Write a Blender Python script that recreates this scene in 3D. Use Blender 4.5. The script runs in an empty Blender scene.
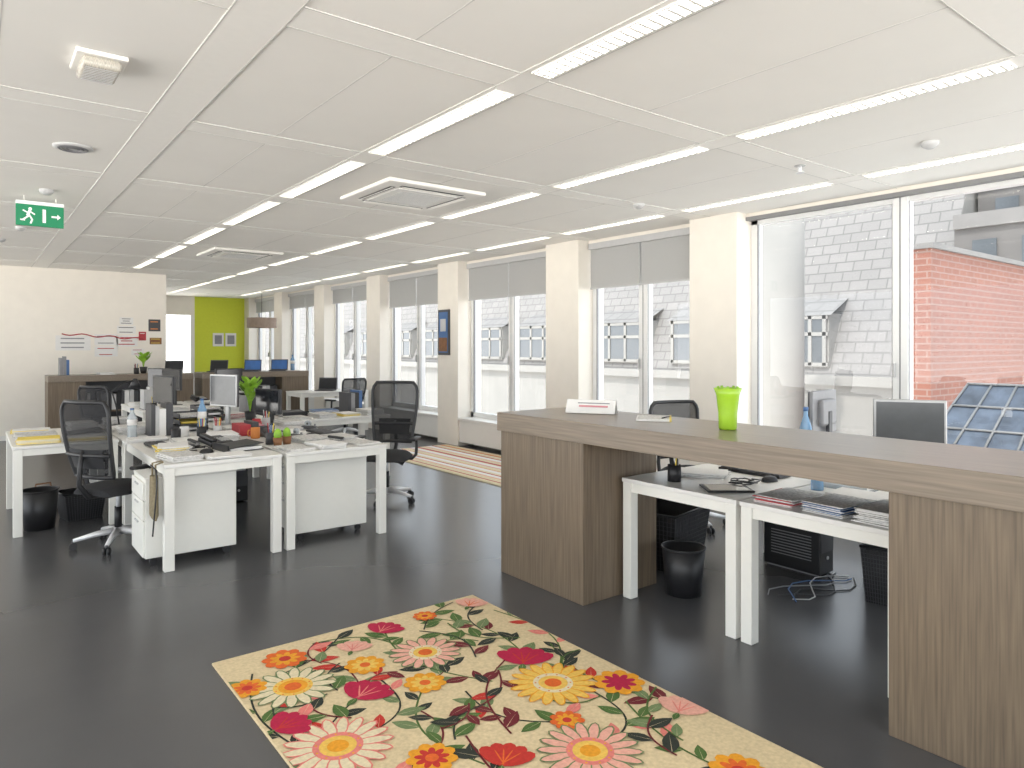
import bpy, bmesh, math, random
from mathutils import Vector, Matrix
random.seed(7)
S=bpy.context.scene
# ------------------------------------------------------------------ materials
def mat(name,col,rough=.5,metal=0,noise=0,nscale=20,bump=0,mapscale=(1,1,1),emit=0,alpha=1,trans=0,coat=0,spec=.5,dark=.6):
    m=bpy.data.materials.new(name); m.use_nodes=True
    nt=m.node_tree; b=nt.nodes['Principled BSDF']
    b.inputs['Base Color'].default_value=(*col,1)
    b.inputs['Roughness'].default_value=rough
    b.inputs['Metallic'].default_value=metal
    b.inputs['Specular IOR Level'].default_value=spec
    b.inputs['Coat Weight'].default_value=coat
    b.inputs['Alpha'].default_value=alpha
    b.inputs['Transmission Weight'].default_value=trans
    if emit:
        b.inputs['Emission Color'].default_value=(*col,1); b.inputs['Emission Strength'].default_value=emit
    if noise or bump:
        tc=nt.nodes.new('ShaderNodeTexCoord'); mp=nt.nodes.new('ShaderNodeMapping'); n=nt.nodes.new('ShaderNodeTexNoise')
        mp.inputs['Scale'].default_value=mapscale; n.inputs['Scale'].default_value=nscale; n.inputs['Detail'].default_value=5
        nt.links.new(tc.outputs['Object'],mp.inputs[0]); nt.links.new(mp.outputs[0],n.inputs['Vector'])
        if noise:
            r=nt.nodes.new('ShaderNodeValToRGB')
            r.color_ramp.elements[0].position=.3; r.color_ramp.elements[1].position=.7
            r.color_ramp.elements[0].color=(*[c*(1-noise) for c in col],1)
            r.color_ramp.elements[1].color=(*[min(1,c*(1+noise)) for c in col],1)
            nt.links.new(n.outputs['Fac'],r.inputs[0]); nt.links.new(r.outputs[0],b.inputs['Base Color'])
        if bump:
            bp=nt.nodes.new('ShaderNodeBump'); bp.inputs['Strength'].default_value=bump; bp.inputs['Distance'].default_value=.01
            nt.links.new(n.outputs['Fac'],bp.inputs['Height']); nt.links.new(bp.outputs[0],b.inputs['Normal'])
    return m
def brickmat(name,c1,c2,cm,scale,bw,bh,rough=.8,ms=.02,axis='x'):
    m=mat(name,c1,rough); nt=m.node_tree; b=nt.nodes['Principled BSDF']
    tc=nt.nodes.new('ShaderNodeTexCoord'); sp=nt.nodes.new('ShaderNodeSeparateXYZ'); cb=nt.nodes.new('ShaderNodeCombineXYZ')
    nt.links.new(tc.outputs['Object'],sp.inputs[0])
    ad=nt.nodes.new('ShaderNodeMath'); ad.operation='ADD'
    nt.links.new(sp.outputs[0],ad.inputs[0]); nt.links.new(sp.outputs[1],ad.inputs[1])
    nt.links.new(sp.outputs[1] if axis=='y' else ad.outputs[0],cb.inputs[0]); nt.links.new(sp.outputs[2],cb.inputs[1])
    k=nt.nodes.new('ShaderNodeTexBrick'); k.inputs['Scale'].default_value=scale
    k.inputs['Color1'].default_value=(*c1,1);k.inputs['Color2'].default_value=(*c2,1);k.inputs['Mortar'].default_value=(*cm,1)
    k.inputs['Mortar Size'].default_value=ms;k.inputs['Brick Width'].default_value=bw;k.inputs['Row Height'].default_value=bh
    nt.links.new(cb.outputs[0],k.inputs['Vector']); nt.links.new(k.outputs[0],b.inputs['Base Color'])
    return m
M={}
M['floor']=mat('dark_vinyl_floor',(.078,.078,.082),.27,noise=.06,nscale=1.2,spec=.5)
M['wall']=mat('white_wall_paint',(.80,.755,.68),.7,noise=.02,nscale=6)
M['ceil']=mat('ceiling_panel',(.83,.81,.77),.75,noise=.012,nscale=3)
M['band']=mat('ceiling_band',(.86,.84,.80),.6,noise=.01)
M['joint']=mat('ceiling_joint',(.60,.59,.56),.8,noise=.02)
M['pvc']=mat('white_window_frame',(.76,.76,.75),.35,noise=.01)
M['white']=mat('white_laminate',(.75,.74,.71),.35,noise=.01)
M['cream']=mat('pedestal_cream',(.80,.79,.74),.4,noise=.01)
M['legw']=mat('white_steel',(.78,.77,.72),.35,noise=.01)
M['green']=mat('lime_wall',(.62,.68,.05),.7,noise=.03)
M['wood']=mat('walnut_laminate',(.155,.116,.078),.45,noise=.28,nscale=3,mapscale=(30,30,.9))
M['woodt']=mat('walnut_laminate_top',(.19,.15,.11),.32,noise=.22,nscale=3,mapscale=(30,.9,30))  # same laminate, reflected light put into the colour as a lighter tone
M['black']=mat('black_plastic',(.016,.016,.018),.45,noise=.1)
M['blackm']=mat('black_mesh_fabric',(.010,.010,.012),.8,noise=.2,nscale=120,alpha=.84)
M['seat']=mat('black_seat_fabric',(.02,.02,.022),.9,noise=.3,nscale=150,bump=.3)
M['silver']=mat('brushed_silver',(.42,.42,.42),.35,metal=.5,noise=.03)
M['chrome']=mat('polished_aluminium',(.72,.72,.73),.30,metal=.2,noise=.02)
M['grey']=mat('grey_plastic',(.24,.24,.25),.5,noise=.05)
M['lgrey']=mat('light_grey_plastic',(.50,.50,.50),.45,noise=.03)
M['dgrey']=mat('dark_grey_metal',(.055,.055,.06),.5,noise=.05)
M['screen']=mat('dark_screen',(.02,.022,.026),.12,noise=.05)
M['screeng']=mat('grey_screen',(.09,.095,.10),.2,noise=.05)
M['blue']=mat('blue_screen',(.04,.13,.36),.3,noise=.3,nscale=5)
M['paper']=mat('white_paper',(.75,.74,.72),.8,noise=.02)
M['paper2']=mat('printed_paper',(.56,.55,.53),.8,noise=.3,nscale=60)
M['yellow']=mat('yellow_card',(.78,.60,.10),.7,noise=.05)
M['red']=mat('red_card',(.42,.04,.05),.6,noise=.05)
M['pink']=mat('pink_card',(.60,.25,.28),.6,noise=.05)
M['orange']=mat('orange_card',(.62,.22,.05),.6,noise=.05)
M['bluec']=mat('blue_folder',(.06,.14,.32),.5,noise=.05)
M['lime']=mat('lime_ceramic',(.31,.52,.03),.25,noise=.04)
M['leaf']=mat('plant_leaf',(.24,.46,.03),.5,noise=.3,nscale=15)
M['khaki']=mat('khaki_canvas',(.22,.18,.11),.9,noise=.2,nscale=60)
M['brown']=mat('brown_leather',(.22,.10,.04),.6,noise=.2)
M['water']=mat('blue_bottle',(.22,.42,.66),.1,alpha=.6,noise=.05)
M['glassy']=mat('clear_plastic',(.60,.66,.70),.1,alpha=.45,noise=.02)
M['blind']=mat('grey_roller_fabric',(.50,.50,.49),.9,noise=.04,nscale=200)
M['track']=mat('dark_blind_track',(.22,.22,.22),.6,noise=.02)
M['facade']=mat('cream_render',(.225,.22,.208),.9,noise=.05,nscale=1)
M['concrete']=mat('grey_concrete',(.115,.11,.106),.9,noise=.1,nscale=1)
M['coping']=mat('concrete_coping',(.16,.155,.15),.9,noise=.1,nscale=1)
M['shingle']=brickmat('pale_shingle',(.195,.188,.182),(.172,.167,.162),(.12,.117,.113),1,.5,.28,ms=.02,axis='y')
M['brick']=brickmat('orange_red_brick',(.20,.082,.058),(.175,.072,.052),(.21,.14,.12),1,.30,.10,ms=.012)
M['extglass']=mat('exterior_glazing',(.08,.09,.10),.1,noise=.1)
M['skyl']=mat('skylight_glazing',(.05,.065,.09),.15,noise=.5,nscale=4)
M['steelx']=mat('exterior_aluminium',(.13,.135,.14),.5,noise=.05)
M['ground']=mat('street_ground',(.78,.77,.74),.9,noise=.05,nscale=.5)
M['exit']=mat('exit_green',(.0,.22,.09),.4,emit=.10,noise=0)
M['signw']=mat('sign_white',(.9,.9,.88),.5,emit=.1)
M['shade']=mat('lampshade_fabric',(.35,.27,.22),.8,noise=.1)
M['lamp']=mat('fluorescent_diffuser',(1,.93,.80),.5,emit=6)
M['louver']=mat('louver_metal',(.82,.81,.78),.4,noise=.01)
M['prism']=mat('prismatic_lens',(.50,.47,.41),.2,noise=.35,nscale=80,mapscale=(1,6,1))
nt=M['blind'].node_tree; b=nt.nodes['Principled BSDF']; o=nt.nodes['Material Output']
tr=nt.nodes.new('ShaderNodeBsdfTranslucent'); tr.inputs[0].default_value=(.5,.5,.49,1); mx=nt.nodes.new('ShaderNodeMixShader'); mx.inputs[0].default_value=.22
nt.links.new(b.outputs[0],mx.inputs[1]); nt.links.new(tr.outputs[0],mx.inputs[2]); nt.links.new(mx.outputs[0],o.inputs[0])
g=bpy.data.materials.new('window_glass'); g.use_nodes=True; nt=g.node_tree; nt.nodes.clear()
o=nt.nodes.new('ShaderNodeOutputMaterial'); mx=nt.nodes.new('ShaderNodeMixShader'); t=nt.nodes.new('ShaderNodeBsdfTransparent'); gl=nt.nodes.new('ShaderNodeBsdfGlossy'); gl.inputs['Roughness'].default_value=.02
mx.inputs[0].default_value=.02; nt.links.new(t.outputs[0],mx.inputs[1]); nt.links.new(gl.outputs[0],mx.inputs[2]); nt.links.new(mx.outputs[0],o.inputs[0])
M['glass']=g
for n,c in dict(r_cream=(.64,.52,.32),r_white=(.68,.59,.40),r_pink=(.68,.20,.17),r_lpink=(.72,.37,.29),r_mag=(.42,.006,.05),r_red=(.48,.028,.018),r_orange=(.66,.12,.015),r_yel=(.72,.31,.015),r_lyel=(.74,.47,.09),r_green=(.07,.135,.03),r_sage=(.15,.21,.09),r_dk=(.022,.028,.02),r_mar=(.14,.012,.018)).items():
    M[n]=mat('rug_'+n[2:],c,.95,noise=.12,nscale=60)
# ------------------------------------------------------------------ mesh builder
class MB:
    def __init__(s): s.v=[];s.f=[];s.m=[];s.sm=[];s.mats=[]
    def mi(s,k):
        if k not in s.mats: s.mats.append(k)
        return s.mats.index(k)
    def add(s,vs,fs,k,smooth=False,T=None):
        o=len(s.v); i=s.mi(k)
        for v in vs:
            v=Vector(v); s.v.append(T@v if T else v)
        for j,f in enumerate(fs):
            s.f.append([o+a for a in f]); s.m.append(i); s.sm.append(smooth if isinstance(smooth,bool) else smooth[j])
    def box(s,c,d,k,bev=0,rot=(0,0,0),seg=2):
        T=Matrix.Translation(c)@Matrix.Rotation(rot[2],4,'Z')@Matrix.Rotation(rot[1],4,'Y')@Matrix.Rotation(rot[0],4,'X')
        if bev<=0:
            x,y,z=d[0]/2,d[1]/2,d[2]/2
            vs=[(-x,-y,-z),(x,-y,-z),(x,y,-z),(-x,y,-z),(-x,-y,z),(x,-y,z),(x,y,z),(-x,y,z)]
            s.add(vs,[(0,3,2,1),(4,5,6,7),(0,1,5,4),(1,2,6,5),(2,3,7,6),(3,0,4,7)],k,False,T)
        else:
            bm=bmesh.new(); bmesh.ops.create_cube(bm,size=1); bmesh.ops.scale(bm,vec=d,verts=bm.verts)
            bmesh.ops.bevel(bm,geom=bm.edges[:],offset=min(bev,min(d)*.49),segments=seg,affect='EDGES',profile=.5)
            bm.verts.index_update()
            s.add([v.co.copy() for v in bm.verts],[[v.index for v in f.verts] for f in bm.faces],k,seg>2,T); bm.free()
    def b2(s,x0,x1,y0,y1,z0,z1,k,bev=0): s.box(((x0+x1)/2,(y0+y1)/2,(z0+z1)/2),(x1-x0,y1-y0,z1-z0),k,bev)
    def cyl(s,p0,p1,r0,k,r1=None,n=16,caps=True):
        r1=r0 if r1 is None else r1
        p0=Vector(p0);p1=Vector(p1); q=(p1-p0).to_track_quat('Z','Y')
        vs=[];fs=[];sm=[]
        for p,r in((p0,r0),(p1,r1)):
            for i in range(n):
                a=2*math.pi*i/n; vs.append(p+q@Vector((r*math.cos(a),r*math.sin(a),0)))
        for i in range(n): fs.append((i,(i+1)%n,n+(i+1)%n,n+i)); sm.append(True)
        if caps: fs+= [tuple(range(n))[::-1],tuple(range(n,2*n))]; sm+=[False,False]
        s.add(vs,fs,k,sm)
    def tube(s,pts,r,k,n=8,closed=False):
        P=[Vector(p) for p in pts]; N=len(P); vs=[];fs=[];sm=[]
        up=None
        for i in range(N):
            if closed: d=(P[(i+1)%N]-P[i-1])
            else: d=P[min(i+1,N-1)]-P[max(i-1,0)]
            d.normalize()
            if up is None: up=d.orthogonal().normalized()
            else:
                up=(up-d*up.dot(d)); up=up.normalized() if up.length>1e-5 else d.orthogonal().normalized()
            w=d.cross(up)
            rr=r[i] if isinstance(r,(list,tuple)) else r
            for j in range(n):
                a=2*math.pi*j/n; vs.append(P[i]+up*rr*math.cos(a)+w*rr*math.sin(a))
        for i in range(N if closed else N-1):
            for j in range(n):
                a=i*n;b=((i+1)%N)*n; fs.append((a+j,a+(j+1)%n,b+(j+1)%n,b+j)); sm.append(True)
        if not closed: fs+=[tuple(range(n))[::-1],tuple(range((N-1)*n,N*n))]; sm+=[False,False]
        s.add(vs,fs,k,sm)
    def lathe(s,prof,c,k,n=24,sq=1):
        vs=[];fs=[]
        for r,z in prof:
            for i in range(n):
                a=2*math.pi*i/n; vs.append((c[0]+r*math.cos(a),c[1]+r*math.sin(a)*sq,c[2]+z))
        for j in range(len(prof)-1):
            for i in range(n): fs.append((j*n+i,j*n+(i+1)%n,(j+1)*n+(i+1)%n,(j+1)*n+i))
        s.add(vs,fs,k,True)
    def grid(s,fn,nu,nv,k,smooth=True):
        vs=[fn(i/nu,j/nv) for j in range(nv+1) for i in range(nu+1)]
        fs=[(j*(nu+1)+i,j*(nu+1)+i+1,(j+1)*(nu+1)+i+1,(j+1)*(nu+1)+i) for j in range(nv) for i in range(nu)]
        s.add(vs,fs,k,smooth)
    def build(s,name,loc=(0,0,0),rz=0):
        me=bpy.data.meshes.new(name); me.from_pydata([tuple(v) for v in s.v],[],s.f)
        for k in s.mats: me.materials.append(M[k])
        for p,i,q in zip(me.polygons,s.m,s.sm): p.material_index=i; p.use_smooth=q
        me.update()
        ob=bpy.data.objects.new(name,me); S.collection.objects.link(ob); ob.location=loc; ob.rotation_euler=(0,0,rz)
        return ob
def dup(ob,loc,rz=0):
    n=bpy.data.objects.new(ob.name.split('.')[0],ob.data); S.collection.objects.link(n); n.location=loc; n.rotation_euler=(0,0,rz); return n
# ------------------------------------------------------------------ room
CZ=2.9; WX=6.3; HZ=2.86
m=MB(); m.b2(-5,6.5,-3,20.2,-.1,0,'floor'); m.build('floor')
m=MB(); m.b2(-5,6.5,-3,20.2,CZ,CZ+.15,'ceil')
ys=[1.03+1.77*k for k in range(-2,11)]
for y in ys:
    m.b2(-5,6.3,y-.10,y+.10,CZ-.003,CZ,'band')
    for d in(-.102,.102): m.b2(-5,6.3,y+d-.003,y+d+.003,CZ-.004,CZ,'joint')
for x in (-.75,.93):
    m.b2(x-.11,x+.11,-3,20,CZ-.005,CZ,'band')
    for d in(-.112,.112): m.b2(x+d-.003,x+d+.003,-3,20,CZ-.006,CZ,'joint')
for x in (2.23,3.91,5.57):
    m.b2(x-.085,x+.085,-3,20,CZ-.005,CZ,'band')
    for d in(-.087,.087): m.b2(x+d-.002,x+d+.002,-3,20,CZ-.006,CZ,'joint')
for x in (-3.27,-2.43,-1.6,.1,1.55,3.07,4.74): m.b2(x-.003,x+.003,-3,20,CZ-.001,CZ,'joint')
m.build('ceiling')
m=MB(); L=1.46; w=.050
m.b2(-w,w,-L/2,L/2,-.005,-.001,'lamp')
for sx in(-1,1): m.b2(sx*(w+.004)-.004,sx*(w+.004)+.004,-L/2-.01,L/2+.01,-.010,0,'louver')
for sy in(-1,1): m.b2(-w,w,sy*(L/2+.004)-.004,sy*(L/2+.004)+.004,-.010,0,'louver')
m.b2(-.004,.004,-L/2,L/2,-.012,-.005,'louver')
for i in range(29): 
    y=-L/2+L*(i+.5)/29; m.b2(-w,w,y-.007,y+.007,-.014,-.005,'louver')
base=None
for x in(2.23,3.91,5.57):
    for k in range(-2,10):
        y=1.91+1.77*k
        if x<2.9 and y>14: continue
        if base is None: base=m.build('linear_ceiling_light',(x,y,CZ-.005))
        else: dup(base,(x,y,CZ-.005))
m=MB(); m.b2(-5,2.9,14.3,14.5,0,CZ,'wall'); m.build('wall_back')
m=MB(); m.b2(2.7,2.9,14.5,20,0,CZ,'wall'); m.build('wall_return')
m=MB(); m.b2(2.9,4.75,20,20.2,2.4,CZ,'wall'); m.b2(4.75,6.5,20,20.2,0,CZ,'green'); m.b2(2.9,4.75,20.05,20.15,0,2.4,'glass')
for x in(2.95,3.85,4.70): m.b2(x-.05,x+.05,20,20.2,0,2.4,'pvc')
m.b2(2.9,4.75,20,20.2,0,.1,'pvc'); m.build('wall_far')
for i,(x,z,w_,h_) in enumerate([(5.35,1.75,.28,.36),(5.68,1.75,.28,.36)]):
    m=MB(); m.b2(-w_/2,w_/2,-.02,0,-h_/2,h_/2,'paper'); m.b2(-w_/3,w_/3,-.024,-.02,-h_/3,h_/3,'grey'); m.build('wall_picture',(x,19.998,z))
m=MB(); m.b2(-5,2.9,14.285,14.3,0,.08,'white'); m.build('baseboard_back')
cols=[(-1.5,-.95),(4.15,4.73),(6.45,7.08),(9.2,9.8),(11.85,12.4),(14.45,15.0),(17.05,17.6),(19.6,20.0)]
m=MB()
m.b2(6.36,6.5,-3,20,0,.42,'wall'); m.b2(6.22,6.5,-3,20,HZ,CZ,'wall')
for a,b in cols: m.b2(6.05,6.5,a,b,0,CZ,'wall')
m.build('wall_right')
bays=[(-.95,4.15),(4.73,6.45),(7.08,9.2),(9.8,11.85),(12.4,14.45),(15.0,17.05),(17.6,19.6)]
m=MB()
for a,b in bays: m.b2(6.08,6.36,a,b,.06,.40,'white'); m.b2(6.04,6.42,a,b,.40,.44,'white',.006)
m.build('trim_sill')
for n,(a,b) in enumerate(bays):
    m=MB(); z0,z1=.44,HZ; x0,x1=6.30,6.39
    muls=[.1,1.4,2.70] if n==0 else [(a+b)/2]
    for y0,y1 in((a,a+.07),(b-.07,b)): m.b2(x0,x1,y0,y1,z0,z1,'pvc')
    m.b2(x0,x1,a,b,z0,z0+.08,'pvc'); m.b2(x0,x1,a,b,z1-.07,z1,'pvc')
    for y in muls:
        m.b2(x0-.015,x1,y-.065,y+.065,z0,z1,'pvc',.006); m.b2(x0-.018,x0-.014,y-.005,y+.005,z0,z1,'grey')
        for d in(-.068,.068): m.b2(x0-.003,x0+.002,y+d-.004,y+d+.004,z0+.08,z1-.07,'grey')
        m.box((x0-.04,y+.04,1.35),(.03,.02,.12),'lgrey',.004)
    for y_ in (a+.073,b-.073): m.b2(x0-.002,x0+.03,y_-.004,y_+.004,z0+.08,z1-.07,'grey')
    m.b2(6.345,6.35,a,b,z0,z1,'glass')
    m.build('window_%d'%(n+1))
    m=MB()
    if n==0: m.b2(6.2,6.27,a,b,2.825,HZ,'track')
    else:
        zb=2.30 if n<4 else 2.5
        m.b2(6.20,6.28,a+.02,b-.02,2.78,HZ-.003,'lgrey',.005)
        mid=(a+b)/2
        for y0,y1 in((a+.03,mid-.01),(mid+.01,b-.03)):
            m.b2(6.238,6.239,y0,y1,zb,2.80,'blind'); m.b2(6.228,6.246,y0,y1,zb-.02,zb,'lgrey')
    m.build('roller_blind')
# ------------------------------------------------------------------ exterior
m=MB(); m.b2(6.6,70,-30,70,-6.2,-6,'ground'); m.build('street_ground')
m=MB(); Y0,Y1=7.0,60
m.b2(18,19,Y0,Y1,-6,.75,'facade'); m.b2(17.8,18.0,Y0,Y1,.55,.8,'facade')
m.add([(18,Y0,.75),(18,Y1,.75),(20.2,Y1,6.0),(20.2,Y0,6.0)],[(0,3,2,1)],'shingle')
m.add([(18,Y0,.75),(20.2,Y0,6.0),(26,Y0,6.0),(26,Y0,-6),(18,Y0,-6)],[(0,1,2,3,4)],'facade')
m.add([(20.2,Y0,6),(26,Y0,6),(26,Y1,6),(20.2,Y1,6)],[(0,1,2,3)],'concrete')
for y in [10.25,13.6,17.2,21.6,25.2,29.2,33,37,41,45]:
    w_=1.25 if y>11 else .7
    m.b2(18.05,19.2,y-w_,y+w_,1.0,2.45,'facade')
    m.add([(17.95,y-w_-.1,2.4),(17.95,y+w_+.1,2.4),(19.7,y+w_+.1,3.3),(19.7,y-w_-.1,3.3)],[(0,1,2,3)],'shingle')
    m.b2(18.0,18.06,y-w_+.08,y+w_-.08,1.12,2.3,'extglass')
    for t_ in (-1,-.33,.33,1): m.b2(17.97,18.03,y+t_*(w_-.1)-.05,y+t_*(w_-.1)+.05,1.05,2.4,'facade')
    for z in(1.08,1.9,2.35): m.b2(17.97,18.03,y-w_,y+w_,z-.05,z+.05,'facade')
m.build('mansard_building')
m=MB(); m.b2(11.5,18.4,4.5,4.9,-6,3.05,'brick'); m.b2(11.45,18.4,4.45,4.95,3.05,3.13,'coping')
m.build('brick_building')
m=MB()
for i,(x,z) in enumerate([(19,4.4),(20.5,5.6),(22,6.8)]):
    m.b2(x,27,1.5+i*.4,6.9,-6,z,'concrete'); m.b2(x-.1,x+.1,1.5,6.9,z,z+.35,'coping')
    for k in range(5): m.b2(x-.05,x+.1,2+k*1.0,2.5+k*1.0,z-.9,z-.3,'extglass')
m.build('terraced_concrete_building')
m=MB(); m.cyl((13,7.95,-6),(13,7.95,6.5),.5,'facade',n=32); m.cyl((13,7.95,6.5),(13,7.95,6.6),.56,'facade',n=32); m.build('round_stair_tower')
m=MB(); m.b2(8.7,10.2,2.0,3.7,-6,.35,'facade')
m.add([(8.8,3.55,.36),(8.8,2.3,.36),(9.5,2.3,1.1),(9.5,3.3,1.1)],[(0,1,2,3)],'skyl'); m.add([(9.5,3.3,1.1),(9.5,2.3,1.1),(10.1,2.3,.36),(10.1,3.55,.36)],[(0,1,2,3)],'skyl'); m.add([(8.8,2.3,.36),(10.1,2.3,.36),(9.5,2.3,1.1)],[(0,1,2)],'skyl'); m.add([(8.8,3.55,.36),(10.1,3.55,.36),(9.5,3.3,1.1)],[(2,1,0)],'skyl')
for i in range(5):
    f=i/4; m.tube([(8.79,3.55-1.25*f,.37),(9.5,3.3-1.0*f,1.11)],.014,'steelx',6)
for z in(.36,.6,.85,1.1): 
    f=(z-.36)/.74; m.tube([(8.79+.7*f,3.55-.25*f,z+.01),(8.79+.7*f,2.3,z+.01)],.014,'steelx',6)
m.build('rooftop_skylight')
# ------------------------------------------------------------------ reception counter
m=MB(); z=1.1
m.b2(2.88,3.60,.40,3.89,.975,z,'woodt',.003)
for a,b in((3.05,3.87),(.42,1.29)):
    m.b2(2.90,3.56,a,b,.0,.975,'wood',.003)
m.b2(3.50,3.56,1.29,3.05,.87,.975,'wood')
m.build('reception_counter')
def counter_low(x0,x1,y0,name='wooden_counter'):
    m=MB(); m.b2(x0,x1,y0,y0+.6,1.0,1.1,'woodt',.003)
    m.b2(x0,x0+.5,y0+.02,y0+.58,0,1.0,'wood'); m.b2(x1-.5,x1,y0+.02,y0+.58,0,1.0,'wood')
    m.b2(x0+.5,x1-.5,y0+.4,y0+.43,0,1.0,'dgrey'); m.b2(x0+.5,x1-.5,y0+.1,y0+.4,.5,.53,'wood')
    x=x0+.53; random.seed(3)
    while x<x1-.6:
        w_=random.uniform(.04,.08); h_=random.uniform(.24,.32)
        m.b2(x,x+w_*.92,y0+.12,y0+.38,.53,.53+h_,random.choice(['black','grey','paper','bluec','dgrey','lgrey'])); x+=w_+(.0 if random.random()<.8 else .1)
    m.build(name)
counter_low(.95,3.05,12.9); counter_low(3.2,5.1,12.9)
# ------------------------------------------------------------------ desks
def desk(x0,x1,y0,y1,name='office_desk',h=.74):
    m=MB(); cx,cy=(x0+x1)/2,(y0+y1)/2; a,b=(x1-x0)/2,(y1-y0)/2; l=.065
    m.box((0,0,h-.0125),(2*a,2*b,.025),'white',.003)
    for sx in(-1,1):
        for sy in(-1,1):
            m.box((sx*(a-l/2-.005),sy*(b-l/2-.005),(h-.025)/2),(l,l,h-.027),'legw',.003)
            m.cyl((sx*(a-l/2-.005),sy*(b-l/2-.005),0),(sx*(a-l/2-.005),sy*(b-l/2-.005),.012),.025,'dgrey')
    for sx in(-1,1): m.box((sx*(a-l/2-.005),0,h-.055),(.04,2*b-2*l,.055),'legw')
    for sy in(-1,1): m.box((0,sy*(b-l/2-.005),h-.055),(2*a-2*l,.04,.055),'legw')
    m.box((0,0,h-.06),(min(2*a,1.0)*.5,min(2*b,.9)*.5,.02),'dgrey')
    m.build(name,(cx,cy,0))
for d in [(1.05,1.87,5.25,6.88),(1.90,2.75,5.25,6.88),(1.05,1.87,6.90,8.5),(1.90,2.73,6.90,8.5),(.27,1.03,6.95,8.3),(2.76,4.0,7.55,8.3),
          (1.7,2.5,9.7,11.3),(2.53,3.33,9.7,11.3),(4.6,5.9,12.0,12.75),
          (3.2,4.8,2.20,3.02),(3.2,4.8,1.36,2.18),(3.9,5.5,15.5,16.3)]: desk(*d)
# ------------------------------------------------------------------ chairs
def chair(name,loc,rz,topz=1.15):
    m=MB()
    for i in range(5):
        a=2*math.pi*i/5+.3; c,s_=math.cos(a),math.sin(a)
        m.tube([(.03*c,.03*s_,.115),(.16*c,.16*s_,.10),(.30*c,.30*s_,.072)],[.028,.022,.015],'chrome',8)
        m.cyl((.30*c,.30*s_,.075),(.30*c,.30*s_,.05),.010,'dgrey',n=8)
        for d in(-.016,.016): 
            px,py=.30*c-s_*d,.30*s_+c*d
            m.cyl((px-s_*.008,py+c*.008,.028),(px+s_*.008,py-c*.008,.028),.028,'black',n=14)
    m.cyl((0,0,.08),(0,0,.14),.035,'chrome'); m.cyl((0,0,.14),(0,0,.30),.026,'black'); m.cyl((0,0,.30),(0,0,.42),.016,'chrome')
    m.box((0,-.03,.425),(.22,.30,.045),'black',.012)
    def seat(u,v):
        x=(u-.5)*2; y=(v-.5)*2
        rx=.25*(1-.10*max(0,-y)); z=.50-.05*(abs(x)**4)-.035*(max(0,y)**3)-.02*abs(y)**6
        return (x*rx*(1-.10*abs(y)**4),y*.245*(1-.10*abs(x)**4),z)
    m.grid(seat,12,12,'seat')
    def under(u,v):
        p=seat(1-u,v); return (p[0],p[1],.43)
    m.grid(under,12,12,'black')
    edge=[seat(t/12,0) for t in range(12)]+[seat(1,t/12) for t in range(12)]+[seat(1-t/12,1) for t in range(12)]+[seat(0,1-t/12) for t in range(12)]
    n=len(edge); vs=edge+[(p[0],p[1],.43) for p in edge]
    m.add(vs,[(i,n+i,n+(i+1)%n,(i+1)%n) for i in range(n)],'seat',True)
    z0=.57; H=topz-z0
    def back(u,v,off=0):
        x=(u-.5)*2; w_=.195+.045*math.sin(min(1,v*1.25)*math.pi*.5)
        if v>.85: w_*=1-.18*((v-.85)/.15)**2
        y=-.245-.05*v-.03*math.sin(v*math.pi)+.045*(x*x)-.04*v*v+off
        return (x*w_,y,z0+H*v)
    m.grid(lambda u,v:back(u,v),10,14,'blackm')
    per=[back(t/8,0) for t in range(8)]+[back(1,t/14) for t in range(14)]+[back(1-t/8,1) for t in range(8)]+[back(0,1-t/14) for t in range(14)]
    m.tube(per,.016,'black',8,True)
    m.tube([back(t/8,.30,-.012) for t in range(9)],.016,'black',8)
    m.grid(lambda u,v:back(.12+.76*u,.12+.26*v,-.010),8,4,'black')
    m.tube([(0,-.12,.42),(0,-.26,.43),(0,-.33,.52),(0,-.325,.65),(0,-.30,.78)],[.024,.024,.02,.018,.015],'black',8)
    for sx in(-1,1):
        m.tube([(sx*.12,-.02,.43),(sx*.26,-.02,.43),(sx*.295,-.03,.47),(sx*.30,-.04,.56),(sx*.295,-.04,.62)],[.014,.015,.016,.016,.014],'black',8)
        m.box((sx*.29,.0,.632),(.075,.25,.028),'black',.013,seg=3)
    return m.build(name,loc,rz)
chair('office_chair',(.92,6.24,0),math.radians(-58),1.14)
chair('office_chair',(3.32,6.35,0),math.radians(135),1.18)
chair('office_chair',(4.95,3.85,0),math.radians(160),1.05)
chair('office_chair',(1.35,9.3,0),math.radians(-60),1.1)
chair('office_chair',(5.2,11.5,0),math.radians(10),1.0)
chair('office_chair',(4.3,14.9,0),math.radians(0),1.1)
# ------------------------------------------------------------------ pedestals
def pedestal(loc,rz,w_=.42,d=.62,h=.62):
    m=MB(); z0=.06
    m.box((0,0,(z0+h)/2),(d,w_,h-z0),'cream',.006)
    m.box((0,0,h+.004),(d+.006,w_+.006,.012),'white',.003)
    zz=z0+.01
    for hh in(.26,.14,.13):
        m.box((-d/2-.008,0,zz+hh/2),(.016,w_-.008,hh-.006),'cream',.003)
        m.box((-d/2-.020,0,zz+hh-.03),(.010,.12,.012),'lgrey',.003); zz+=hh
    for sx in(-1,1):
        for sy in(-1,1):
            x,y=sx*(d/2-.06),sy*(w_/2-.05); m.cyl((x,y-.012,.025),(x,y+.012,.025),.025,'black',n=14); m.cyl((x,y,.03),(x,y,.06),.01,'dgrey',n=8)
    m.build('drawer_pedestal',loc,rz)
pedestal((1.28,5.66,0),0); pedestal((2.35,5.66,0),0)
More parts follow.
